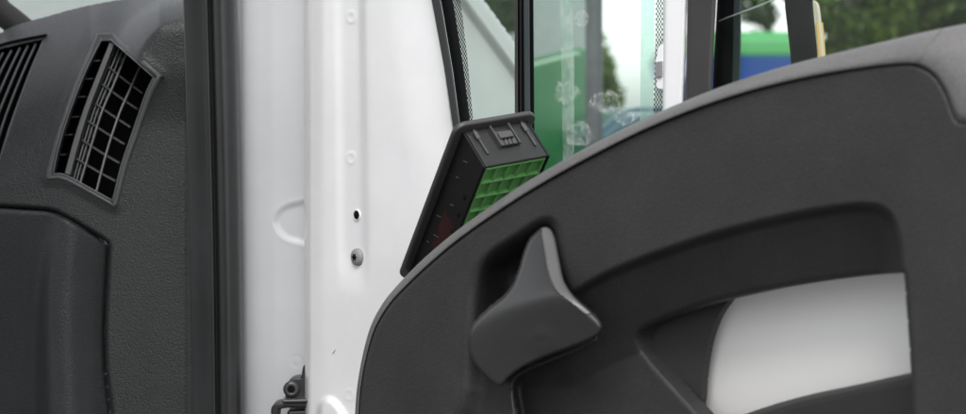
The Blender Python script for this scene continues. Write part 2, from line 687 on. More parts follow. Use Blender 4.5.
# hinge
hd = 2.155
hg = prism('hinge', Y(cat([(285.5, 402), (285.5, 390), (288, 382), (294, 378.5), (301, 378)], 4).tolist() + [(303, 366), (312, 362), (312, 402)], hd), (0, .03, 0), M['steel'], van, bevel=0.002)
disc_lathe('bolt', y1(291.5, 389, hd), (0.05, -1, 0.05), [(.0095, 0), (.0095, .003), (.0078, .0055), (.0045, .0062), (.0035, .0035)], M['bolt'], hg)
star = []
for k in range(24):
    a = 2 * math.pi * k / 24
    r = .0037 + .0009 * math.cos(6 * a)
    star.append(y1(291.5, 389, hd) + np.array([r * math.cos(a), -.0066, r * math.sin(a)]))
prism('bolt_socket', star, (0, .001, 0), M['cavity'], hg)
prism('hinge_collar', Y([(282, 400), (312, 399), (312, 403), (282, 403)], hd - .018), (0, .04, 0), M['bolt'], hg, bevel=0.0015)
prism('hinge_arm', Y(cat([(271, 420), (271, 409), (275, 404), (283, 402.5)], 4).tolist() + [(312, 402.5), (312, 408.5), (288, 408), (279, 409.5), (278, 420), (278, 445), (271, 445)], hd - .012), (0, .03, 0), M['steel'], hg, bevel=0.002)
prism('hinge_knuckle', Y([(287, 411), (312, 410), (312, 440), (287, 440)], hd - .008), (0, .03, 0), M['steel'], hg, bevel=0.003)

# ------------------------------------------------------------------ dashboard
DY = 2.30
dash = empty('dashboard', (-0.55, 2.35, 0.9), 'black grained plastic dashboard beside the white door jamb', 'dashboard')
sil = cat([(-170, 130), (-90, 84), (-40, 56), (-15, 40), (0, 33), (12, 26.5), (28, 21.5), (50, 15.5), (75, 8.5), (98, 3.5), (125, -1), (160, -5), (205, -9)], 6)
seam = [(-170, 198), (-40, 205), (0, 207), (46, 210), (56, 212.5), (72, 221), (100, 238), (107, 243), (108.5, 248), (106.5, 285), (104.5, 330), (105.5, 370), (110, 405), (116, 450), (128, 560)]
seam = np.array(seam, float)
vent_out = np.array([(95.5, 37), (98, 33.5), (111, 33), (115, 35), (161, 74), (161.5, 78), (152, 97), (137, 139), (127, 168), (118, 204), (115, 207.5), (111, 206), (66, 181.5), (48, 180), (46, 176), (54, 143), (66, 107), (80, 71)], float)
vent_in = np.array([(100, 41), (102, 39.3), (111, 39.2), (114, 41), (153, 75.5), (153.8, 78), (146, 95), (133, 133), (122, 165), (113.5, 199.5), (112, 201), (109, 200), (66, 176.5), (54, 175), (52.6, 172.5), (60, 140), (71, 106), (85, 71)], float)
left_vent = np.array([(-40, 63), (0, 49), (25, 43), (44.5, 39), (43, 43), (34, 64), (22, 95), (10, 130), (0, 160), (-12, 200), (-40, 200)], float)
A1 = cat([(112, 60), (122, 34), (135, 17), (152, 6), (180, -3), (200, -6)], 5)
A2 = cat([(135, 70), (143, 46), (155, 31), (170, 22), (200, 15)], 5)


def dash_off(p):
    ys = np.interp(p[:, 0], sil[:, 0], sil[:, 1])
    h = p[:, 1] - ys
    w = np.interp(p[:, 0], [0, 90, 130, 160], [175, 150, 90, 45])
    roll = 0.22 * np.clip(1 - h / w, 0, 1) ** 2.8 * np.interp(p[:, 0], [0, 90, 160], [1.0, 1.0, .45])
    o = roll
    # bulge at the right end of the dashboard
    d1 = ldist(p, A1)      # positive on the right of the arc
    d2 = ldist(p, A2)
    m = sstep(130, 60, p[:, 1])
    a2 = np.clip(-d2, 0, 26) * sstep(95, 135, p[:, 0] + .4 * p[:, 1]) * sstep(72, 46, p[:, 1])
    o += (0.0012 * a2 - .012) * m
    o -= 0.010 * sstep(-7, 7, d1) * m - .010 * m
    # raised vent surround
    s = sdist(p, vent_out)
    o -= 0.002 * sstep(9, 0, s)
    # rounded lower edge along the lid joint
    _, ds = seg_near(p, seam, False)
    o += 0.010 * np.clip(1 - ds / 4.0, 0, 1) ** 2
    o += 0.02 * sstep(180, 200, p[:, 0]) ** 2
    return o


seam_l = seam[seam[:, 0] < 200]
upper = [tuple(q) for q in sil] + [(209, 560)] + [tuple(q) for q in seam_l[::-1]]
ug = 1.6
upper_panel = relief('upper_panel', upper, ug, lambda p: dash_off(p) + DY, Y, M['dash'], dash, holes=[vent_in, left_vent], thick=0.02)

top_f = Y(sil, dash_off(sil) + DY)
loft('dash_top', [top_f + np.array([0, .019, -.002]), top_f + np.array([0, .15, .004]), top_f + np.array([0, .40, -.02])], M['dash'], dash)
C1 = cat([(52, 205), (49, 225), (42, 262), (38, 310), (37.5, 360), (40, 450), (44, 560)], 5)
C2 = cat([(77, 210), (73, 240), (69, 300), (69, 360), (73, 450), (78, 560)], 5)


def lid_off(p):
    x1 = np.interp(p[:, 1], C1[:, 1], C1[:, 0])
    x2 = np.interp(p[:, 1], C2[:, 1], C2[:, 0])
    u = p[:, 0]
    soft = 3.0
    a = soft * np.log1p(np.exp(np.clip((u - x1) / soft, -30, 30)))
    b = soft * np.log1p(np.exp(np.clip((u - x2) / soft, -30, 30)))
    lean = .00030 * np.clip(p[:, 1] - 215, 0, 300)
    x3 = x1 + 9.0
    c3 = soft * np.log1p(np.exp(np.clip((u - x3) / soft, -30, 30)))
    o = -0.010 + lean - (a - c3) / 9.0 * lean * .95 - .0010 * (a - c3) - .0001 * (c3 - b) + .0009 * b
    _, ds = seg_near(p, seam, False)
    o += 0.009 * np.clip(1 - ds / 4.0, 0, 1) ** 2
    return o


sm_in = seam + np.array([-1.6, 1.8])
sm_in[sm_in[:, 1] > 250, 1] -= 1.0
lid = [tuple(q) for q in sm_in] + [(-170, 560)]
relief('glovebox_lid', lid, 1.6, lambda p: lid_off(p) + DY, Y, M['lid'], dash, thick=0.02)

prism('backing', Y([(-170, 190), (60, 200), (130, 235), (135, 560), (-170, 560)], DY + .11), (0, .01, 0), M['cavity'], dash)
# side air vent


def ring(name, outp, inp, mat, parent, y_out, y_in, lift):
    outp, inp = cat(outp, 3, True), cat(inp, 3, True)
    mid1, mid2 = outp * .8 + inp * .2, outp * .25 + inp * .75
    rows_ = [Y(outp, y_out + .012), Y(outp, y_out), Y(mid1, y_out - lift), Y(mid2, y_out - lift), Y(inp, y_out - lift * .3), Y(inp, y_in)]
    n = len(outp)
    v = np.vstack(rows_)
    f = [(i * n + k, i * n + (k + 1) % n, (i + 1) * n + (k + 1) % n, (i + 1) * n + k) for i in range(5) for k in range(n)]
    return mesh_obj(name, v, f, mat, parent, smooth=True)


def vy(p):      # front of the panel near the vent
    p = np.atleast_2d(p).astype(float)
    return dash_off(p) + DY


vo_y = vy(cat(vent_out, 3, True))
vent = ring('air_vent', vent_out, vent_in, M['bezel'], dash, vo_y, vo_y * 0 + DY + .166, .005)


rim_c = cat(vent_in, 4, True)
rim_c = np.vstack([rim_c, rim_c[:1]])
RIMT = (rim_c - rim_c.mean(0)) * .985 + rim_c.mean(0)


def strip(name, pts, wpx, dy, mat, parent, depth=.012, n=5, rel=True):
    """a vane: flat bar following a line across the vent"""
    c = cat(pts, n)
    t = np.gradient(c, axis=0)
    t /= np.linalg.norm(t, axis=1)[:, None]
    nn = np.stack([-t[:, 1], t[:, 0]], 1)
    w = np.interp(np.linspace(0, 1, len(c)), [0, 1], wpx) if np.ndim(wpx) else np.full(len(c), wpx)
    a, b = c + nn * w[:, None] / 2, c - nn * w[:, None] / 2
    yy = vy(c) * 0 + np.interp(c[:, 1], [30, 210], [vy([(100, 45)])[0], vy([(90, 185)])[0]]) + dy
    r1, r2 = Y(a, yy), Y(b, yy)
    back = np.array([0, depth, 0])
    rows_ = [[r1[i], r2[i], r2[i] + back, r1[i] + back] for i in range(len(c))]
    o = loft(name, rows_, mat, parent, close=True)
    o.data.polygons.foreach_set('use_smooth', [False] * len(o.data.polygons))
    return o


tube('vent_rim', Y(RIMT, vy(RIMT) - .002), .0010, M['vane'], vent, n=6)
bar_l = [(112, 43), (99, 76), (86, 110), (76, 142), (67.5, 174)]
strip('vent_bar', bar_l, (4.6, 5.4), .004, M['bezel'], vent, .012)
v1 = [(126, 54), (114, 83), (102, 111), (91, 146), (80, 183)]
v2 = [(140, 66), (129, 91), (119, 114), (107, 150), (96, 192)]
for L in (v1, v2):
    strip('vane', L, 1.5, .012, M['vane'], vent, .006)
for a, b in [((108.7, 67), (142, 93)), ((102, 84), (137, 109)), ((95, 103), (130, 127)), ((88, 121), (124, 144)), ((82, 140), (119, 163)), ((75.5, 158), (115, 181))]:
    strip('cross_vane', [a, ((a[0] + b[0]) / 2, (a[1] + b[1]) / 2 + .6), b], 1.5, .018, M['vane'], vent, .006, n=3)
for fr in (.28, .5, .72):
    strip('fine_vane', [(np.array(p) * (1 - fr) + np.array(q) * fr) for p, q in zip(bar_l, v1)], 1.0, .022, M['vane'], vent, .01)
for k, (x, yv) in enumerate([(96, 61), (89, 79), (82, 97), (75, 117), (69, 135), (62, 155)]):
    strip('vane_stub', [(x - 4, yv), (x + 3, yv - .6)], 1.2, .02, M['vane'], vent, .012, n=2)
for k, (x, yv) in enumerate([(114, 56), (108, 75), (101, 93), (94, 111), (87, 130), (81, 149), (75, 168)]):
    strip('louvre_plate', [(x + 1.5, yv + 1), (x + 7.5, yv + 5)], 6.5, .03, M['handle'], vent, .003, n=2)
vin = cat(vent_in, 2, True)
prism('duct', Y(vin * 1.0, vy(vin) * 0 + DY + .16), (0, .01, 0), M['cavity'], vent)
# left demister vent with curved slats
lv = left_vent
slat_sets = [[(44, 40.5), (33, 66), (21, 97), (9, 131), (0, 161), (-10, 196)], [(36, 43), (25, 67), (13, 96), (2, 126), (-8, 160)], [(28, 45), (18, 66), (7, 92), (-4, 120), (-12, 150)],
             [(20, 47.5), (11, 66), (1, 88), (-9, 112)], [(11.5, 50), (3, 66), (-6, 85), (-14, 103)], [(3, 52.5), (-5, 67), (-12, 82)]]


def strip2(name, pts, wpx, ypos, mat, parent, depth):
    c = cat(pts, 4)
    t = np.gradient(c, axis=0)
    t /= np.linalg.norm(t, axis=1)[:, None]
    nn = np.stack([-t[:, 1], t[:, 0]], 1)
    yy = vy(c) + ypos
    r1, r2 = Y(c + nn * wpx / 2, yy), Y(c - nn * wpx / 2, yy)
    back = np.array([0, depth, 0])
    o = loft(name, [[r1[i], r2[i], r2[i] + back, r1[i] + back] for i in range(len(c))], mat, parent, close=True)
    o.data.polygons.foreach_set('use_smooth', [False] * len(o.data.polygons))
    return o


dem = strip2('window_vent', [(-40, 60), (0, 46.5), (25, 40.5), (46, 36.5)], 5.5, -.002, M['cavity'], dash, .03)
for k, s_ in enumerate(slat_sets):
    strip2('slat', s_, 3.0 if k == 0 else 1.9, .002 if k == 0 else .01, M['bezel'], dem, .004)
lvd = cat(lv, 2, True)
lvc = np.vstack([lvd, lvd[:1]])
loft('duct_wall', [Y(lvc, vy(lvc) + .004), Y(lvc, DY + .265)], M['cavity'], dem)
prism('duct', Y(lvd, DY + .26), (0, .01, 0), M['cavity'], dem)
# inner windscreen pillar trim showing over the dashboard
tube('pillar_trim', Y([(-170, -205), (-30, -28), (0, 11), (14, 22), (40, 44)], 2.62), .018, M['post_grey'], dash, n=16)

# ------------------------------------------------------------------ the open door
SH = 0.140          # white sheet behind the trim

sheet_poly = [(303, -170), (399, -170), (433, 0), (443, 60), (451, 120), (462, 190), (470, 260), (470, 560), (306, 560), (304, 200)]
low_b = cat([(318, 450), (317, 412), (321, 400), (329, 397), (338, 403), (352, 424), (362, 450)], 4)


def sheet_off(p):
    x, yv = p[:, 0], p[:, 1]
    o = np.full(len(p), SH)
    o += 0.014 * np.clip(1 - (x - 303.5) / 7.0, 0, 1) ** 2                     # rolled front edge
    ch = np.exp(-np.abs((x - 352 - (yv - 150) * .012) / 13.5) ** 4) * (1 - .85 * sstep(165, 185, yv) * 0)
    o += 0.0032 * ch * sstep(300, 250, yv)
    o -= 0.0012 * np.exp(-((x - 322) / 9.0) ** 2) * sstep(420, 200, yv)
    o += 0.0045 * sstep(392, 442, x - (yv - 60) * .14) * sstep(300, 120, yv)   # rises towards the glass
    o += 0.012 * sstep(250, 420, yv) * sstep(300, 400, x) * .6
    s = sdist(p, low_b)
    o -= 0.006 * sstep(2, -6, s)
    for cx, cy in ((351, 17), (351, 158), (349, 395)):
        r = np.sqrt(((x - cx) / .72) ** 2 + (yv - cy) ** 2)
        o -= 0.0005 * np.exp(-((r - 5.2) / 1.3) ** 2)
    return o


door = relief('door', sheet_poly, 1.6, sheet_off, Q, M['white'], van, thick=0.004, tdir=DN)
door['label'] = 'open white door sheet with screw and empty screw hole'


def on_sheet(x, yv, lift=0.0):
    return Q([(x, yv)], sheet_off(np.array([[x, yv]], float)) - lift)[0]


nS = -DN
c = on_sheet(357, 215, .0005)
disc_lathe('screw_hole_rim', c, nS, [(.0062, -.001), (.0062, .0008), (.0052, .0012), (.0047, .0002)], M['white'], door)
disc_lathe('screw_hole', c + nS * .0007, nS, [(.0048, -.001), (.0048, .0002)], M['cavity'], door)
c = on_sheet(358, 257, .0005)
sc = disc_lathe('screw', c, nS, [(.0098, -.001), (.0098, .0012), (.0090, .0032), (.0065, .0048), (.0035, .0053)], M['screw'], door)
s_ = np.cross(nS, (0, 0, 1.0))
star = []
for k in range(24):
    a = 2 * math.pi * k / 24
    r = .0034 + .0011 * math.cos(6 * a)
    star.append(c + nS * .0057 + r * (math.cos(a) * s_ + math.sin(a) * np.array([0, 0, 1.0])))
prism('screw_socket', star, nS * -.001, M['cavity'], door)
prism('paint_chip', [on_sheet(x, y_, .0004) for x, y_ in ((334.8, 350.2), (336, 349.2), (333.2, 353.6), (332.2, 354))], nS * .0001, plastic('rust', (.25, .12, .04), .8), door)

# rubber seal between sheet and front pane
def bar(name, lx, rx, y0, y1_, off, dep, mat, parent, bevel=.002, n=8):
    ys = np.linspace(y0, y1_, n)
    L = [(float(np.interp(t, lx[0], lx[1])), t) for t in ys]
    R_ = [(float(np.interp(t, rx[0], rx[1])), t) for t in ys]
    fr = np.vstack([Q(L, off), Q(R_[::-1], off)])
    bk = fr.mean(0) - CAM
    bk[2] = 0
    return prism(name, fr, bk / np.linalg.norm(bk) * dep, mat, parent, bevel=bevel)


sy = (-170, 0, 60, 120, 200, 250)
seal = bar('window_seal', (sy, (398, 431.5, 443, 452, 464, 471)), (sy, (407, 440.5, 451, 459, 470, 477)), -170, 250, SH - .006, .02, M['rubber'], door, .003)
bar('seal_lip', (sy, (407.5, 441, 451.5, 459.5, 470.5, 477.5)), (sy, (421, 453, 462.5, 470, 480, 486)), -170, 250, SH + .000, .016, M['rubber_dark'], door, .0015)

# front pane with printed dot edge
PO = SH + .012
pane = prism('front_pane', Q([(414, -170), (520, -170), (520, 250), (470, 250)], PO), DN * .004, M['glass1'], door)


def frit_mat():
    m, nt, b = new_mat('dot_print')
    out = nt.nodes['Material Output']
    tc = coords(nt)
    dt = nd(nt, 'ShaderNodeVectorMath', operation='DOT_PRODUCT')
    dt.inputs[1].default_value = tuple(np.array([DN[1], -DN[0], 0]))
    nt.links.new(tc, dt.inputs[0])
    sx = nd(nt, 'ShaderNodeSeparateXYZ')
    nt.links.new(tc, sx.inputs[0])
    P_ = 2 * math.pi / .0036

    def sin_of(sock, k):
        a = nd(nt, 'ShaderNodeMath', operation='MULTIPLY'); a.inputs[1].default_value = k
        nt.links.new(sock, a.inputs[0])
        s = nd(nt, 'ShaderNodeMath', operation='SINE')
        nt.links.new(a.outputs[0], s.inputs[0])
        return s.outputs[0]
    ad = nd(nt, 'ShaderNodeMath', operation='MULTIPLY')
    nt.links.new(sin_of(dt.outputs['Value'], P_ / 1.0), ad.inputs[0])
    nt.links.new(sin_of(sx.outputs[2], P_ / 1.35), ad.inputs[1])
    gt = nd(nt, 'ShaderNodeMath', operation='GREATER_THAN'); gt.inputs[1].default_value = 0.0
    nt.links.new(ad.outputs[0], gt.inputs[0])
    tr = nd(nt, 'ShaderNodeBsdfTransparent')
    mx = nd(nt, 'ShaderNodeMixShader')
    b.inputs['Base Color'].default_value = (.012, .013, .014, 1)
    b.inputs['Roughness'].default_value = .4
    nt.links.new(gt.outputs[0], mx.inputs[0])
    nt.links.new(tr.outputs[0], mx.inputs[1])
    nt.links.new(b.outputs[0], mx.inputs[2])
    nt.links.new(mx.outputs[0], out.inputs['Surface'])
    return m


M['frit'] = frit_mat()
fy = np.linspace(-170, 250, 10)
fl = np.interp(fy, sy, (416, 451, 461, 468.5, 478, 484))
fr_ = np.interp(fy, sy, (428, 460.5, 467.5, 473, 481, 486))
prism('dotted_edge', np.vstack([Q(np.stack([fl, fy], 1), PO - .0006), Q(np.stack([fr_, fy], 1)[::-1], PO - .0006)]), DN * .0002, M['frit'], door)

# ribbed divider bar
dx = (-25, 0, 130, 250)
div = bar('divider_bar', (dx, (517.5, 517.5, 518, 518)), (dx, (533, 533.5, 534.5, 535)), -170, 250, SH + .004, .03, M['rubber_dark'], door, .001)
bar('divider_trim', (dx, (514.5, 514.6, 514.8, 515)), (dx, (517.6, 517.7, 518, 518)), -170, 250, SH - .002, .03, M['post_grey'], door, .001)
bar('divider_rib', (dx, (523.5, 523.5, 524.5, 525)), (dx, (529, 529.5, 530.5, 531)), -170, 250, SH - .001, .01, M['rubber_teal'], door, .0018)
bar('divider_lip', (dx, (519.5, 519.5, 520, 520)), (dx, (521, 521, 521.5, 521.5)), -170, 250, SH + .001, .01, M['rubber'], door, .0005)

# second, greener pane with dried water marks and a dotted edge
P2 = SH + .016
pane2 = prism('middle_pane', Q([(530, -170), (668, -170), (668, 250), (530, 250)], P2), DN * .004, M['glass2'], door)
ex = (-170, 0, 45, 85, 140)
fy = np.linspace(-170, 140, 9)
prism('dotted_edge', np.vstack([Q(np.stack([np.interp(fy, ex, (657, 656, 655, 654, 653)), fy], 1), P2 - .0006), Q(np.stack([fy * 0 + 663.5, fy], 1)[::-1], P2 - .0006)]), DN * .0002, M['frit'], door)
for k, (cx, cy, rx, ry) in enumerate([(605, 103, 18, 14), (577, 134, 17, 15), (565, 92, 15, 13), (581, 18, 9, 12), (626, 117, 14, 9), (621, 93, 7, 5)]):
    pp = []
    for j in range(26):
        a = 2 * math.pi * j / 26
        w = 1 + .12 * math.sin(3 * a + k) + .07 * math.sin(7 * a + 2 * k)
        pp.append((cx + rx * w * math.cos(a), cy + ry * w * math.sin(a)))
    prism('water_mark', Q(pp, P2 - .0007 - .00012 * k), DN * .00008, stain_mat('dried_water_%d' % k, k * 3.7), door)
prism('pale_strip', Q([(557, -170), (567.5, -170), (574, 60), (574, 160), (563, 160)], P2 - .0004), DN * .0001, glass('reflection_streak', (.86, .95, .91), .17), door)  # pale see-through strip: a reflection streak painted onto the pane
prism('pale_strip', Q([(642, -170), (657, -170), (654, 60), (652, 140), (640, 140)], P2 - .0004), DN * .0001, glass('pale_tint_edge', (.78, .90, .86), .2), door)  # pale tinted band beside the dotted edge

# white post, grey post cover, black glass channel
post = bar('window_post', (ex, (666, 663.5, 663, 662.5, 662)), (ex, (692, 687, 686, 684, 683)), -170, 140, SH - .008, .03, M['white'], door, .006)
prism('striker_tab', Q(cat([(663, 43), (657.5, 47), (656.5, 55), (655, 60), (654.5, 74), (656, 80), (656, 88), (663, 90)], 3).tolist(), SH - .004), DN * .01, M['white'], door, bevel=.0012)
prism('striker_insert', Q([(655, 62), (661, 61), (661, 77), (655, 78)], SH - .006), DN * .004, M['screw'], door, bevel=.0006)
bar('post_cover', (ex, (692, 687, 686.5, 686, 685)), (ex, (726, 716.5, 714, 712.5, 710)), -170, 140, SH - .016, .03, M['post_grey'], door, .006)
bar('post_groove', (ex, (726.5, 717, 714.5, 713, 710.5)), (ex, (729, 719.5, 717, 715, 713)), -170, 140, SH - .008, .02, M['cavity'], door, 0)
bar('glass_channel', (ex, (726.5, 717, 715, 713, 711)), (ex, (748, 741, 740.5, 740, 739)), -170, 140, SH + .02, .03, M['rubber_dark'], door, .002)
bar('channel_lip', (ex, (741, 734, 733, 732, 731)), (ex, (748.5, 741.5, 741, 740.5, 739.5)), -170, 140, SH + .014, .012, M['rubber_teal'], door, .002)

# lowered side window glass with its bare cut edge
WG = SH + .008
wpoly = [(716, 22.5), (775, -.5), (830, -22), (1160, -110), (1160, 140), (712, 140)]
wg = prism('side_window', Q(wpoly, WG), DN * .004, M['glass3'], door)
tube('cut_edge', Q([(716, 22.2), (745, 11), (775, -.7), (830, -22), (1150, -107)], WG + .002), .0007, M['glass_edge'], door, n=8)

# mirror on the outer side of the door
mir = bar('mirror_housing', ((-25, 0, 60, 140), (783, 784, 791, 797)), ((-25, 0, 60, 140), (811, 812.5, 818, 823)), -170, 140, SH + .10, .09, M['cavity'], door, .006)
amber, nt, b = new_mat('amber_lens')
b.inputs['Base Color'].default_value = (.8, .74, .58, 1)
b.inputs['Roughness'].default_value = .15
b.inputs['Transmission Weight'].default_value = .45
prism('indicator_lens', Q(cat([(812, 0), (815, 2), (817.5, 8), (821, 40), (824, 75), (827, 110), (822, 110), (817, 60)], 3).tolist(), SH + .105), DN * .004, amber, door, bevel=.003)
lens_in, nt, b = new_mat('amber_bulb_cover')
b.inputs['Base Color'].default_value = (.6, .36, .06, 1)
b.inputs['Roughness'].default_value = .3
prism('amber_reflector', Q([(815.9, 22), (816.7, 22), (821.0, 75), (819.9, 75)], SH + .103), DN * .01, lens_in, door, bevel=.001)

# ---- trim: silhouette and seam
sil_t = cat([(351, 560), (353, 450), (355, 414), (357, 388), (362, 358), (370, 328), (381, 306), (394, 289), (420, 262), (450, 236), (480, 213.5), (520, 186), (560, 162), (600, 140.5), (640, 120.5), (680, 103), (720, 87), (760, 73.5), (800, 62),
               (840, 52), (880, 42.5), (920, 33), (966, 23.5), (1010, 16), (1080, 7), (1160, 1)], 6)
seam_t = cat([(354.5, 560), (356.5, 450), (358.5, 414), (360.5, 389), (365.5, 360), (374, 331), (385.5, 310), (398.5, 294), (424, 269), (453, 244), (483, 222), (522, 196), (561, 173), (600, 152), (640, 132), (680, 115), (720, 100.5), (760, 88.5), (800, 79),
                (840, 71.5), (875, 66.5), (900, 64.2), (915, 65), (927, 70), (938, 80), (947, 96), (953, 113), (957, 121), (963, 123.5), (985, 123.5), (1010, 123.5), (1080, 122), (1160, 121)], 6)

rec = cat([(464, 330), (468, 285), (480, 258), (505, 240), (530, 223), (546, 216), (557, 222), (563, 245), (569, 283), (585, 308), (606, 331), (625, 350), (640, 385), (650, 450), (462, 450), (462, 390)], 4, True)
bowl = cat([(484, 285), (492, 258), (520, 238), (544, 224), (556, 232), (560, 270), (580, 320), (560, 350), (505, 360), (482, 330)], 4, True)
inset = cat([(572, 292), (610, 271), (660, 251), (720, 231.5), (780, 216.5), (830, 207.5), (862, 204), (882, 207.5), (894, 220), (900, 243), (905, 290), (909, 350), (914, 450)], 5).tolist() + [(521, 450), (516, 414), (513, 398), (512, 386), (515, 378), (524, 370), (545, 330)]
inset = np.array(inset)
opening = np.array(cat([(642, 350), (638, 338), (644, 329), (665, 318.5), (700, 306), (740, 296), (790, 286), (850, 277.5), (897, 273.5), (904, 276), (906, 300), (911, 372), (914, 450)], 4).tolist() + [(730, 450), (705, 421), (672, 385), (655, 366)])


def trim_off(p):
    x, yv = p[:, 0], p[:, 1]
    o = np.zeros(len(p))
    o += 0.004 * np.sin((x - 400) / 600 * math.pi)
    # soft fall of the upper face
    _, ds = seg_near(p, seam_t, False)
    o += 0.0035 * np.clip(1 - ds / 2.8, 0, 1) ** 2
    # handle recess
    s = sdist(p, rec)
    t_rec = 0.016 * sstep(2, -26, s)
    s2 = sdist(p, bowl)
    t_rec = t_rec + 0.040 * sstep(8, -30, s2)
    # concave band round the grab opening: leans back towards its lower edge
    s3 = sdist(p, inset)
    dd = np.clip(-s3, 0, 90)
    yt = np.interp(x, inset[:61, 0], inset[:61, 1])
    hh = np.clip(yv - yt, 0, 120)
    t_ins = 0.010 * sstep(3, -9, s3) + (0.00040 * np.clip(hh, 0, 95)) * sstep(2, -6, s3) * sstep(905, 880, x + (yv - 290) * -.05)
    o += np.maximum(t_rec, t_ins)
    _, dop = seg_near(p, opening)
    o += 0.003 * np.clip(1 - dop / 5.0, 0, 1) ** 2
    return o


i0 = 0
trim_poly = [tuple(q) for q in seam_t] + [(1160, 560)]
trim = relief('trim_panel', trim_poly, 2.0, trim_off, Q, M['trim'], door, holes=[opening], thick=0.018, tdir=DN)


def cap_rows(seam_pts, sil_pts, depth_fn):
    rows_ = []
    for a, b, R_ in zip(seam_pts, sil_pts, depth_fn):
        r = [(a, .0045), (a * .97 + b * .03, .001), (a * .92 + b * .08, 0)]
        for th in np.linspace(12, 90, 12):
            t = .08 + .92 * math.sin(math.radians(th))
            r.append((a * (1 - t) + b * t, R_ * (1 - math.cos(math.radians(th)))))
        pts = Q(np.array([q for q, _ in r]), np.array([d for _, d in r]))
        ext = pts[-1] + DN * .03 + np.array([0, 0, -.003])
        rows_.append(np.vstack([pts, [pts[-1] + DN * .012, ext, ext + np.array([0, 0, -.03])]]))
    return rows_


def resample(c, n):
    d = np.r_[0, np.cumsum(np.linalg.norm(np.diff(c, axis=0), axis=1))]
    t = np.linspace(0, d[-1], n)
    return np.stack([np.interp(t, d, c[:, 0]), np.interp(t, d, c[:, 1])], 1)


ks = int(np.argmin(np.abs(seam_t[:, 0] - 913)))
kt = int(np.argmin(np.abs(sil_t[:, 0] - 944)))
xs_ = seam_t[:ks + 1]
# cap follows the door edge: pair each seam point with the silhouette point across it
near_t, _ = seg_near(xs_, sil_t[:kt + 1], False)
end_t = sil_t[kt]
wgt = sstep(860, 913, xs_[:, 0])[:, None]
tx = near_t[:, 0] + wgt[:, 0] * (end_t[0] - near_t[-1, 0])
pair = np.where(wgt > 0, np.stack([tx, np.interp(tx, sil_t[:, 0], sil_t[:, 1])], 1), near_t)
R1 = np.interp(xs_[:, 0], [354, 400, 560, 700, 915], [.006, .008, .014, .024, .034])
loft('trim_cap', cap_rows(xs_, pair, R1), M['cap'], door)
sc_ = resample(seam_t[ks:], 34)
st_ = resample(np.vstack([[end_t], sil_t[kt + 1:]]), 34)
sc_ = sc_ + np.array([.6, -.6]); st_ = st_ + np.array([.5, 0])
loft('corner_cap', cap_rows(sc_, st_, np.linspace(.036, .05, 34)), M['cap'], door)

# ---- grab pocket behind the opening
pk = np.array([(630, 320), (700, 300), (740, 292), (727, 301), (716, 318), (708, 340), (703, 368), (701, 400), (701, 450), (630, 450)], float)
pk = np.array([(626, 318), (680, 296), (740, 284)] + cat([(729, 300), (717, 318), (709, 340), (703.5, 368), (701, 400), (701, 450)], 8).tolist() + [(626, 450)])
relief('pocket_wall', pk, 1.2, lambda p: .066 + .00018 * (p[:, 0] - 640), Q, M['pocket'], door, thick=.008, tdir=DN)
lip_p = cat([(690, 436), (745, 414), (800, 397), (860, 384), (915, 372), (960, 364)], 5).tolist() + [(960, 455), (690, 455)]
relief('pocket_lip', lip_p, 2.0, lambda p: .060 + .014 * np.clip(1 - (p[:, 1] - np.interp(p[:, 0], [690, 745, 800, 860, 915, 960], [436, 414, 397, 384, 372, 364])) / 9, 0, 1) ** 2, Q, M['pocket'], door, thick=.008, tdir=DN)


def back_off(p):
    t = (p[:, 1] - 270) / 150
    return .116 - .010 * np.sin(np.clip(t, 0, 1) * math.pi) - .018 * t


relief('outer_skin', [(670, 250), (960, 250), (960, 460), (670, 460)], 4.0, back_off, Q, M['skin'], door, thick=.004, tdir=DN)

# ---- handle: stem that flares into a wide paddle
hpoly = cat([(540, 229), (545, 226.5), (550.5, 228), (555, 236), (559, 256), (563.5, 279), (572, 294), (587, 308), (599, 319.5), (602, 327), (597, 336), (578, 345), (548, 356), (524, 367), (510, 377), (503, 385), (498, 386), (488, 379),
              (476, 366), (470.5, 356), (469, 343), (470, 332), (475, 323), (488, 310), (504, 297), (513, 285), (519, 270), (524, 253), (530, 239)], 4, True)
fold = cat([(440, 352), (472, 329), (500, 312), (535, 300), (568, 293), (600, 290)], 5)
rim_r = cat([(538, 215), (540.5, 228), (544.5, 250), (549, 275), (557, 292), (575, 306), (600, 328)], 5)


def h_off(p):
    x, yv = p[:, 0], p[:, 1]
    f = ldist(p, fold)                                   # positive below the fold
    sf = 4.0
    below = sf * np.log1p(np.exp(np.clip(f / sf, -30, 30)))
    above = sf * np.log1p(np.exp(np.clip(-f / sf, -30, 30)))
    o = -.024 + 0.00022 * below + 0.00036 * above
    r = ldist(p, rim_r)                                  # positive left of the bevel line
    rr = np.clip(-r, 0, 20)
    o = o + 0.0009 * rr * sstep(320, 285, yv) + .0004 * rr * sstep(285, 320, yv)
    s = -sdist(p, hpoly)
    o += 0.004 * np.clip(1 - s / 2.4, 0, 1) ** 2
    o -= 0.0016 * np.exp(-(((x - 541) / 12) ** 2 + ((yv - 340) / 10) ** 2)) - .0012 * np.exp(-(((x - 541) / 7) ** 2 + ((yv - 341) / 6) ** 2))
    o += 0.00002 * (x - 530) ** 2 * .06
    return o


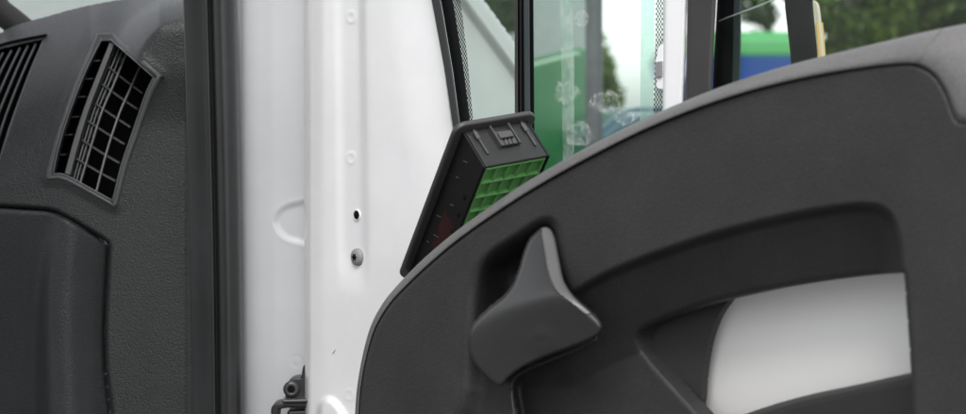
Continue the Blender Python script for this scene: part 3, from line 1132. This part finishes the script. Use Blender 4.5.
relief('door_handle', hpoly, 1.4, h_off, Q, M['handle'], door, thick=.022, tdir=(0, 1, 0))
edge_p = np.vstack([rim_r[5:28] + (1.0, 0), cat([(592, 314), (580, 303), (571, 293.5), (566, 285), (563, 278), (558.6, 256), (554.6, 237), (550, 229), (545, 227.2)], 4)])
M['lit_edge'] = plastic('lit_edge_grey', (.125, .125, .125), .36)  # lighter grey puts the sky highlight into the bevel's colour
relief('handle_lit_edge', edge_p, 1.2, lambda p: h_off(p) - .0012, Q, M['lit_edge'], door, thick=.002, tdir=(0, 1, 0))
tube('recess_rim', Q(cat([(517, 450), (514, 414), (512, 398), (511.5, 386), (514, 378), (522, 372), (545, 362), (575, 350), (597, 338)], 4), .016), .0016, M['handle'], door, n=8)

# ------------------------------------------------------------------ loose cover standing behind the trim
d0 = 1.785
k = d0 / FPX
cam2w = lambda v: (v[0] * Rv - v[1] * Uv + v[2] * Fv) * k
Wv, Lv, Dv = cam2w((68, -13, 38.4)), cam2w((-24, 59, 62.5)), cam2w((-22, -37, 26.4))
lw = np.linalg.norm(Wv); Wv /= lw
Lv -= Wv * (Lv @ Wv); ll = np.linalg.norm(Lv); Lv /= ll
Dn_ = np.cross(Wv, Lv); Dn_ *= np.sign(Dn_ @ Dv); ld = abs(Dv @ Dn_); Dv = Dn_
C0 = CAM + rays([(484, 167.5)])[0] * d0
LEN = .215
cov = empty('trim_cover', C0 + Lv * LEN, 'loose black plastic trim cover with green grid leaning behind the door trim', 'trim cover')


def B(w, l, d):
    return C0 + Wv * w + Lv * l + Dv * d


def bbox(name, w, l, d, mat, parent=cov, bevel=0):
    return box(name, B(w[0], l[0], d[0]), Wv * (w[1] - w[0]), Lv * (l[1] - l[0]), Dv * (d[1] - d[0]), mat, parent, bevel)


T = .003
RED, nt, b = new_mat('red_reflection_black')  # mottled red stands in for a reflection on the black plastic
nz = nd(nt, 'ShaderNodeTexNoise', Scale=45.0, Detail=4.0)
nt.links.new(coords(nt), nz.inputs['Vector'])
rp = nd(nt, 'ShaderNodeValToRGB')
rp.color_ramp.elements[0].position, rp.color_ramp.elements[0].color = .40, (.007, .006, .006, 1)
rp.color_ramp.elements[1].position, rp.color_ramp.elements[1].color = .70, (.055, .008, .008, 1)
nt.links.new(nz.outputs['Fac'], rp.inputs[0])
nt.links.new(rp.outputs[0], b.inputs['Base Color'])
b.inputs['Roughness'].default_value = .42
b.inputs['Specular IOR Level'].default_value = .2
shell = bbox('side_wall', (0, T), (0, LEN), (0, ld), M['black'], bevel=.0012)
bbox('side_wall', (lw - T, lw), (0, LEN), (0, ld), M['black'], bevel=.0012)
endw = bbox('end_wall', (T, lw - T), (0, T), (.0006, ld), M['black_lit_end'], bevel=.0012)
bbox('end_wall', (T, lw - T), (LEN - T, LEN), (.0006, ld), M['black'], bevel=.001)
# fascia plate with rounded corners, wider than the box
g_ = .009
pl = []
w0, w1, l0, l1, rr = -g_ * 1.0, lw + g_, -g_, LEN + g_, .012
for cx, cy, a0 in ((w1 - rr, l0 + rr, -90), (w1 - rr, l1 - rr, 0), (w0 + rr, l1 - rr, 90), (w0 + rr, l0 + rr, 180)):
    for a in np.linspace(a0, a0 + 90, 7):
        pl.append(B(cx + rr * math.cos(math.radians(a)), cy + rr * math.sin(math.radians(a)), ld))
prism('fascia', pl, Dv * .006, M['black_edge'], cov, bevel=.0022, seg=3)
# clips and ribs moulded on the end wall
for wv in (.14, .86):
    rb = bbox('rib', (lw * wv, lw * wv + .0022), (-.0022, 0), (ld * .30, ld * .98), M['black_edge'], bevel=.0006)
    bbox('rib_scuff', (lw * wv - .0015, lw * wv + .0030), (-.0032, -.0005), (ld * .70, ld * .92), M['scuff'], rb, bevel=.0012)
clip = bbox('clip', (lw * .40, lw * .64), (-.0030, 0), (ld * .42, ld * .80), M['black_edge'], bevel=.0008)
bbox('clip_bridge', (lw * .42, lw * .62), (-.0055, -.003), (ld * .58, ld * .74), M['scuff'], clip, bevel=.0008)
for q in range(3):
    bbox('clip_tooth', (lw * (.445 + .06 * q), lw * (.475 + .06 * q)), (-.0045, -.003), (ld * .40, ld * .52), M['scuff'], clip, bevel=.0004)
    bbox('clip_slot', (lw * (.45 + .06 * q), lw * (.475 + .06 * q)), (-.0036, -.0029), (ld * .53, ld * .575), M['cavity'], clip)
for wv in (.375, .65):
    bbox('clip_guide', (lw * wv, lw * wv + .0016), (-.0045, 0), (ld * .40, ld * .96), M['black_edge'], clip, bevel=.0004)
# notches and scratches on the long side wall
for lv_, dv_, ln_ in ((.020, .52, .007), (.046, .60, .004), (.078, .42, .006), (.108, .66, .008), (.13, .5, .010), (.15, .72, .005)):
    o_ = B(-.0005, lv_, ld * dv_)
    box('moulding_mark', o_, Lv * ln_ * .55 + Dv * ln_ * .8, Dv * .0011 - Lv * .0004, Wv * .0008, M['black_edge'], shell)
    rng.random()
bbox('red_reflection', (-.0003, .0002), (.095, .185), (ld * .12, ld * .62), RED, shell)  # reflected red painted as a thin patch on the side wall
for lv_, dv_ in ((.05, .135), (.075, .115), (.10, .105)):
    bbox('moulding_slot', (-.0008, .0003), (lv_ + .001, lv_ + .006), (ld * dv_ + .002, ld * dv_ + .005), M['cavity'], shell)
# green grid
gd = bbox('green_grid', (T + .0006, lw - T - .0006), (T + .0006, LEN - T - .0006), (.0045, .0075), M['green'])
gi0, gi1 = T + .0008, lw - T - .0008
for wv in np.linspace(gi0, gi1 - .0018, 6):
    bbox('grid_rib', (wv, wv + .0018), (T + .0008, LEN - T - .0008), (.0008, .0047), M['green'], gd, bevel=.0004)
lr = np.arange(T + .0008, LEN - .01, .0205)
for lv_ in lr:
    bbox('grid_rib', (gi0 + .0001, gi1 - .0001), (lv_, lv_ + .0024), (.0004, .0048), M['green'], gd, bevel=.0005)

# ------------------------------------------------------------------ background
def wp(px, y):
    """ground point seen under photo column px at distance y"""
    return (px - 483) / FPX * y


def carpaint(name, c):
    return paint(name, c, rough=.3, coat=.5)


tyre = plastic('tyre_rubber', (.02, .02, .02), .8)
rimm = plastic('wheel_rim', (.35, .35, .36), .35)
dark_glass = plastic('car_glass', (.02, .03, .035), .08)


def vehicle(name, label, cat_, loc, rot, prof, width, bodym, lowm=None, split=0, wins=(), wheel_x=(), wr=.33):
    """side profile (x along, z up) extruded across the width"""
    e = empty(name, loc, label, cat_)
    ca, sa = math.cos(rot), math.sin(rot)
    T_ = lambda x, y, z: np.array([loc[0] + ca * x - sa * y, loc[1] + sa * x + ca * y, z])
    acr = T_(0, width, 0) - T_(0, 0, 0)
    prof = [tuple(p) for p in prof]
    if lowm is None:
        prism('body', [T_(x, -width / 2, z) for x, z in prof], acr, bodym, e, bevel=.035, seg=3)
    else:
        up = [(x, max(z, split)) for x, z in prof]
        lo = [(x, min(z, split)) for x, z in prof]
        x0, x1 = min(x for x, _ in prof), max(x for x, _ in prof)
        upp = [p for p in prof if p[1] > split]
        prism('body', [T_(x, -width / 2, z) for x, z in [(x0, split)] + upp + [(x1, split)]], acr, bodym, e, bevel=.03, seg=3)
        lop = [p for p in prof if p[1] < split]
        prism('lower_body', [T_(x, -width / 2 - .004, z) for x, z in [(x1, split - .002)] + lop + [(x0, split - .002)]], acr * (1 + .008 / width), lowm, e, bevel=.03, seg=3)
    for w in wins:
        for sgn in (-1, 1):
            yo = -width / 2 - .006 if sgn < 0 else width / 2 - .006
            prism('side_glass', [T_(x, yo, z) for x, z in w], T_(0, .012, 0) - T_(0, 0, 0), dark_glass, e)
    for wx in wheel_x:
        for sgn in (-1, 1):
            c_ = T_(wx, sgn * (width / 2 - .10), wr)
            ax = (T_(0, sgn, 0) - T_(0, 0, 0))
            w_ = disc_lathe('wheel', c_, ax, [(wr * .6, -.1), (wr * .95, -.1), (wr, -.06), (wr, .07), (wr * .95, .105), (wr * .62, .105), (wr * .6, .08)], tyre, e, n=24)
            disc_lathe('rim', c_, ax, [(wr * .58, .07), (wr * .5, .09), (wr * .15, .06)], rimm, w_, n=18)
    return e


van_prof = [(-2.4, .35), (-2.4, 1.0), (-2.3, 1.75), (-2.1, 1.86), (.9, 1.86), (1.2, 1.8), (1.75, 1.15), (2.35, 1.0), (2.45, .75), (2.45, .35)]
van_win = [[(-2.1, 1.2), (-2.05, 1.65), (-1.0, 1.68), (-1.0, 1.2)], [(-.85, 1.2), (-.85, 1.68), (.3, 1.68), (.3, 1.2)], [(.4, 1.2), (.4, 1.68), (1.05, 1.66), (1.45, 1.2)]]
# green van: only its right rear corner shows through the greener pane
gp = [(-2.2, .35), (-2.2, 1.1), (-2.1, 1.5), (-1.7, 1.62), (.8, 1.66), (1.55, 1.755), (2.0, 1.875), (2.06, 1.86), (2.1, .9), (2.1, .35)]
vehicle('green_van', 'bright green van behind the stained middle pane', 'van', (wp(597, 6.6) - 2.13, 6.6 + .9, 0), .10, gp, 1.7, carpaint('green_paint', (0.0082, 0.102, 0.0272)),
        wheel_x=(-1.4, 1.3))
car_prof = [(-2.0, .3), (-2.05, .9), (-2.02, 1.2), (-1.99, 1.58), (-1.9, 1.655), (.4, 1.665), (.7, 1.58), (1.25, 1.08), (2.0, .92), (2.08, .6), (2.05, .3)]
car_win = [[(-1.75, 1.1), (-1.55, 1.48), (-.2, 1.52), (-.2, 1.1)], [(-.1, 1.1), (-.1, 1.54), (.5, 1.52), (.95, 1.1)]]
vehicle('blue_car', 'dark blue car low behind the stained middle pane', 'car', (wp(574, 5.4) + 2.05, 5.4 + .85, 0), .0, car_prof, 1.7, carpaint('blue_paint', (.014, .06, .085)), wins=car_win, wheel_x=(-1.3, 1.3))
# two-tone van in the gap beside the mirror
tp = [(-2.4, .35), (-2.4, 2.6), (-2.3, 2.72), (1.2, 2.75), (1.6, 2.6), (2.1, 1.4), (2.5, 1.15), (2.55, .35)]
vehicle('delivery_van', 'green van with blue lower body seen beside the mirror', 'van', (wp(752, 26), 28.5, 0), math.radians(93), tp, 1.75, carpaint('light_green_paint', (0.045, 0.315, 0.0825)), carpaint('mid_blue_paint', (.15, .31, .74)), 2.38,
        wheel_x=(-1.5, 1.5))

# pale building behind
bl = empty('building', (wp(380, 16), 17, 0), 'pale grey building far behind the windows', 'building')
bw = plastic('pale_render', (0.294, 0.329, 0.315), .85, var=.06)
xr, xl = wp(587, 16), wp(-120, 16)
box('wall', (xl, 16, 0), (xr - xl, 0, 0), (0, 5, 0), (0, 0, 4.2), bw, bl)
box('plinth', (xl - .03, 15.95, 0), (xr - xl + .06, 0, 0), (0, 5.1, 0), (0, 0, .4), plastic('plinth_grey', (.25, .25, .25), .9), bl)
box('roof', (xl - .1, 15.8, 4.2), (xr - xl + .2, 0, 0), (0, 5.4, 0), (0, 0, .25), plastic('roof_grey', (.12, .12, .13), .8), bl)

# grey post
pxp, pyd = wp(594, 4.6), 4.6
lp = empty('lamp_post', (pxp, pyd, 0), 'dark grey metal post behind the stained middle pane', 'post')
pm = plastic('post_metal', (0.075, 0.075, 0.0788), .45, var=.3)
tube('shaft', [(pxp, pyd, 0), (pxp, pyd, 1.2), (pxp - .002, pyd, 2.4), (pxp - .004, pyd, 4.2)], [.026, .022, .0205, .018], pm, lp, n=20)
tube('base', [(pxp, pyd, 0), (pxp, pyd, .02), (pxp, pyd, .05), (pxp, pyd, .12)], [.09, .09, .05, .03], pm, lp, n=20)


# trees
def leaves(name, clumps, n, size, mat, parent):
    r = np.random.RandomState(rng.randint(0, 10 ** 6))
    cl = np.array([c_[:3] for c_ in clumps]); rad = np.array([c_[3] for c_ in clumps])
    pr = rad ** 2 / (rad ** 2).sum()
    i = r.choice(len(cl), n, p=pr)
    d = r.normal(size=(n, 3)); d /= np.linalg.norm(d, axis=1)[:, None]
    cpt = cl[i] + d * (rad[i] * r.uniform(.25, 1.0, n) ** .5)[:, None]
    a = r.normal(size=(n, 3)); a /= np.linalg.norm(a, axis=1)[:, None]
    b = np.cross(a, r.normal(size=(n, 3))); b /= np.linalg.norm(b, axis=1)[:, None]
    s = size * r.uniform(.6, 1.3, n)[:, None]
    v = np.stack([cpt - a * s, cpt + b * s * .45 + a * s * .1, cpt + a * s, cpt - b * s * .45 + a * s * .1], 1).reshape(-1, 3)
    f = np.arange(4 * n).reshape(-1, 4)
    return mesh_obj(name, v, f, mat, parent)


bark = plastic('bark', (.07, .055, .04), .9, grain=60, depth=.01)
LM = [leaf_mat('leaf_dark', (.012, .045, .012), (.05, .11, .02)), leaf_mat('leaf_olive', (.018, .055, .004), (.11, .17, .014)), leaf_mat('leaf_mid', (.06, .13, .015), (.20, .30, .04))]


def tree(name, label, x, y, h, crown_r, crown_z, mat, n=9000, size=.07, clumps=26, group=None, spread=1.0, extra=()):
    e = empty(name, (x, y, 0), label, 'tree', group)
    pth = [(x, y, 0), (x + .03, y, h * .2), (x - .02, y, h * .45), (x + .02, y, h * .75)]
    v, f = tube_vf(pth, [.14, .11, .085, .03], 9)
    v = list(v); f = list(f)
    cl = []
    for k_ in range(clumps):
        a = rng.uniform(0, 2 * math.pi)
        rr_ = crown_r * math.sqrt(rng.uniform(.02, 1)) * spread
        zz = rng.uniform(-1, 1)
        rr_ *= math.sqrt(max(.08, 1 - zz * zz * .85))
        c_ = (x + rr_ * math.cos(a), y + rr_ * math.sin(a), crown_z[0] + (zz + 1) / 2 * (crown_z[1] - crown_z[0]))
        cl.append((*c_, crown_r * rng.uniform(.22, .38)))
        if k_ % 2 == 0:
            zb = min(h * .7, max(h * .2, c_[2] - .5))
            v2, f2 = tube_vf([(x, y, zb), ((x + c_[0]) / 2, (y + c_[1]) / 2, (zb + c_[2]) / 2 + .1), c_], [.05, .03, .01], 6)
            o_ = len(v)
            v += v2
            f += [tuple(i + o_ for i in q) for q in f2]
    cl += list(extra)
    mesh_obj('trunk', v, f, bark, e, smooth=True)
    leaves('crown', cl, n, size, mat, e)
    return e


tree('bushy_tree', 'dark green tree behind the front pane above the white pillar', wp(452, 14), 14, 3.9, .45, (1.2, 3.4), LM[0], 22000, .06, 60)
tree('leafy_tree', 'olive green tree beside the grey post against white sky', wp(503, 30), 30, 4.8, 1.65, (.3, 4.6), LM[2], 30000, .07, 40,
     extra=[(wp(a_, 30), 30 + d_, 1.65 + (109 - b_) / FPX * 30, r_) for a_, b_, r_, d_ in ((588, 38, .30, 0), (597, 55, .24, .2), (601, 68, .24, -.2), (604, 82, .26, .1), (606, 95, .28, 0), (609, 106, .26, .2), (590, 70, .4, .3), (592, 95, .4, 0), (604, 118, .4, .3), (618, 112, .16, 0))])
tree('bare_tree', 'sparse tree against the sky above the two-tone van', wp(768, 34), 34, 8.0, 1.1, (3.2, 7.6), LM[0], 2200, .10, 26)
for k_, (px_, y_, lab) in enumerate([(853, 13, 'olive tree right beside the mirror housing'), (888, 14, 'second olive tree from the mirror housing'), (932, 14.5, 'third olive tree from the mirror housing'), (985, 13.5, 'rightmost olive tree above the door corner cap')]):
    tree('background_tree', lab, wp(px_, y_), y_, 4.6, .42, (.9, 3.8), LM[1], 17000, .06, 60, group='trees above the door trim')
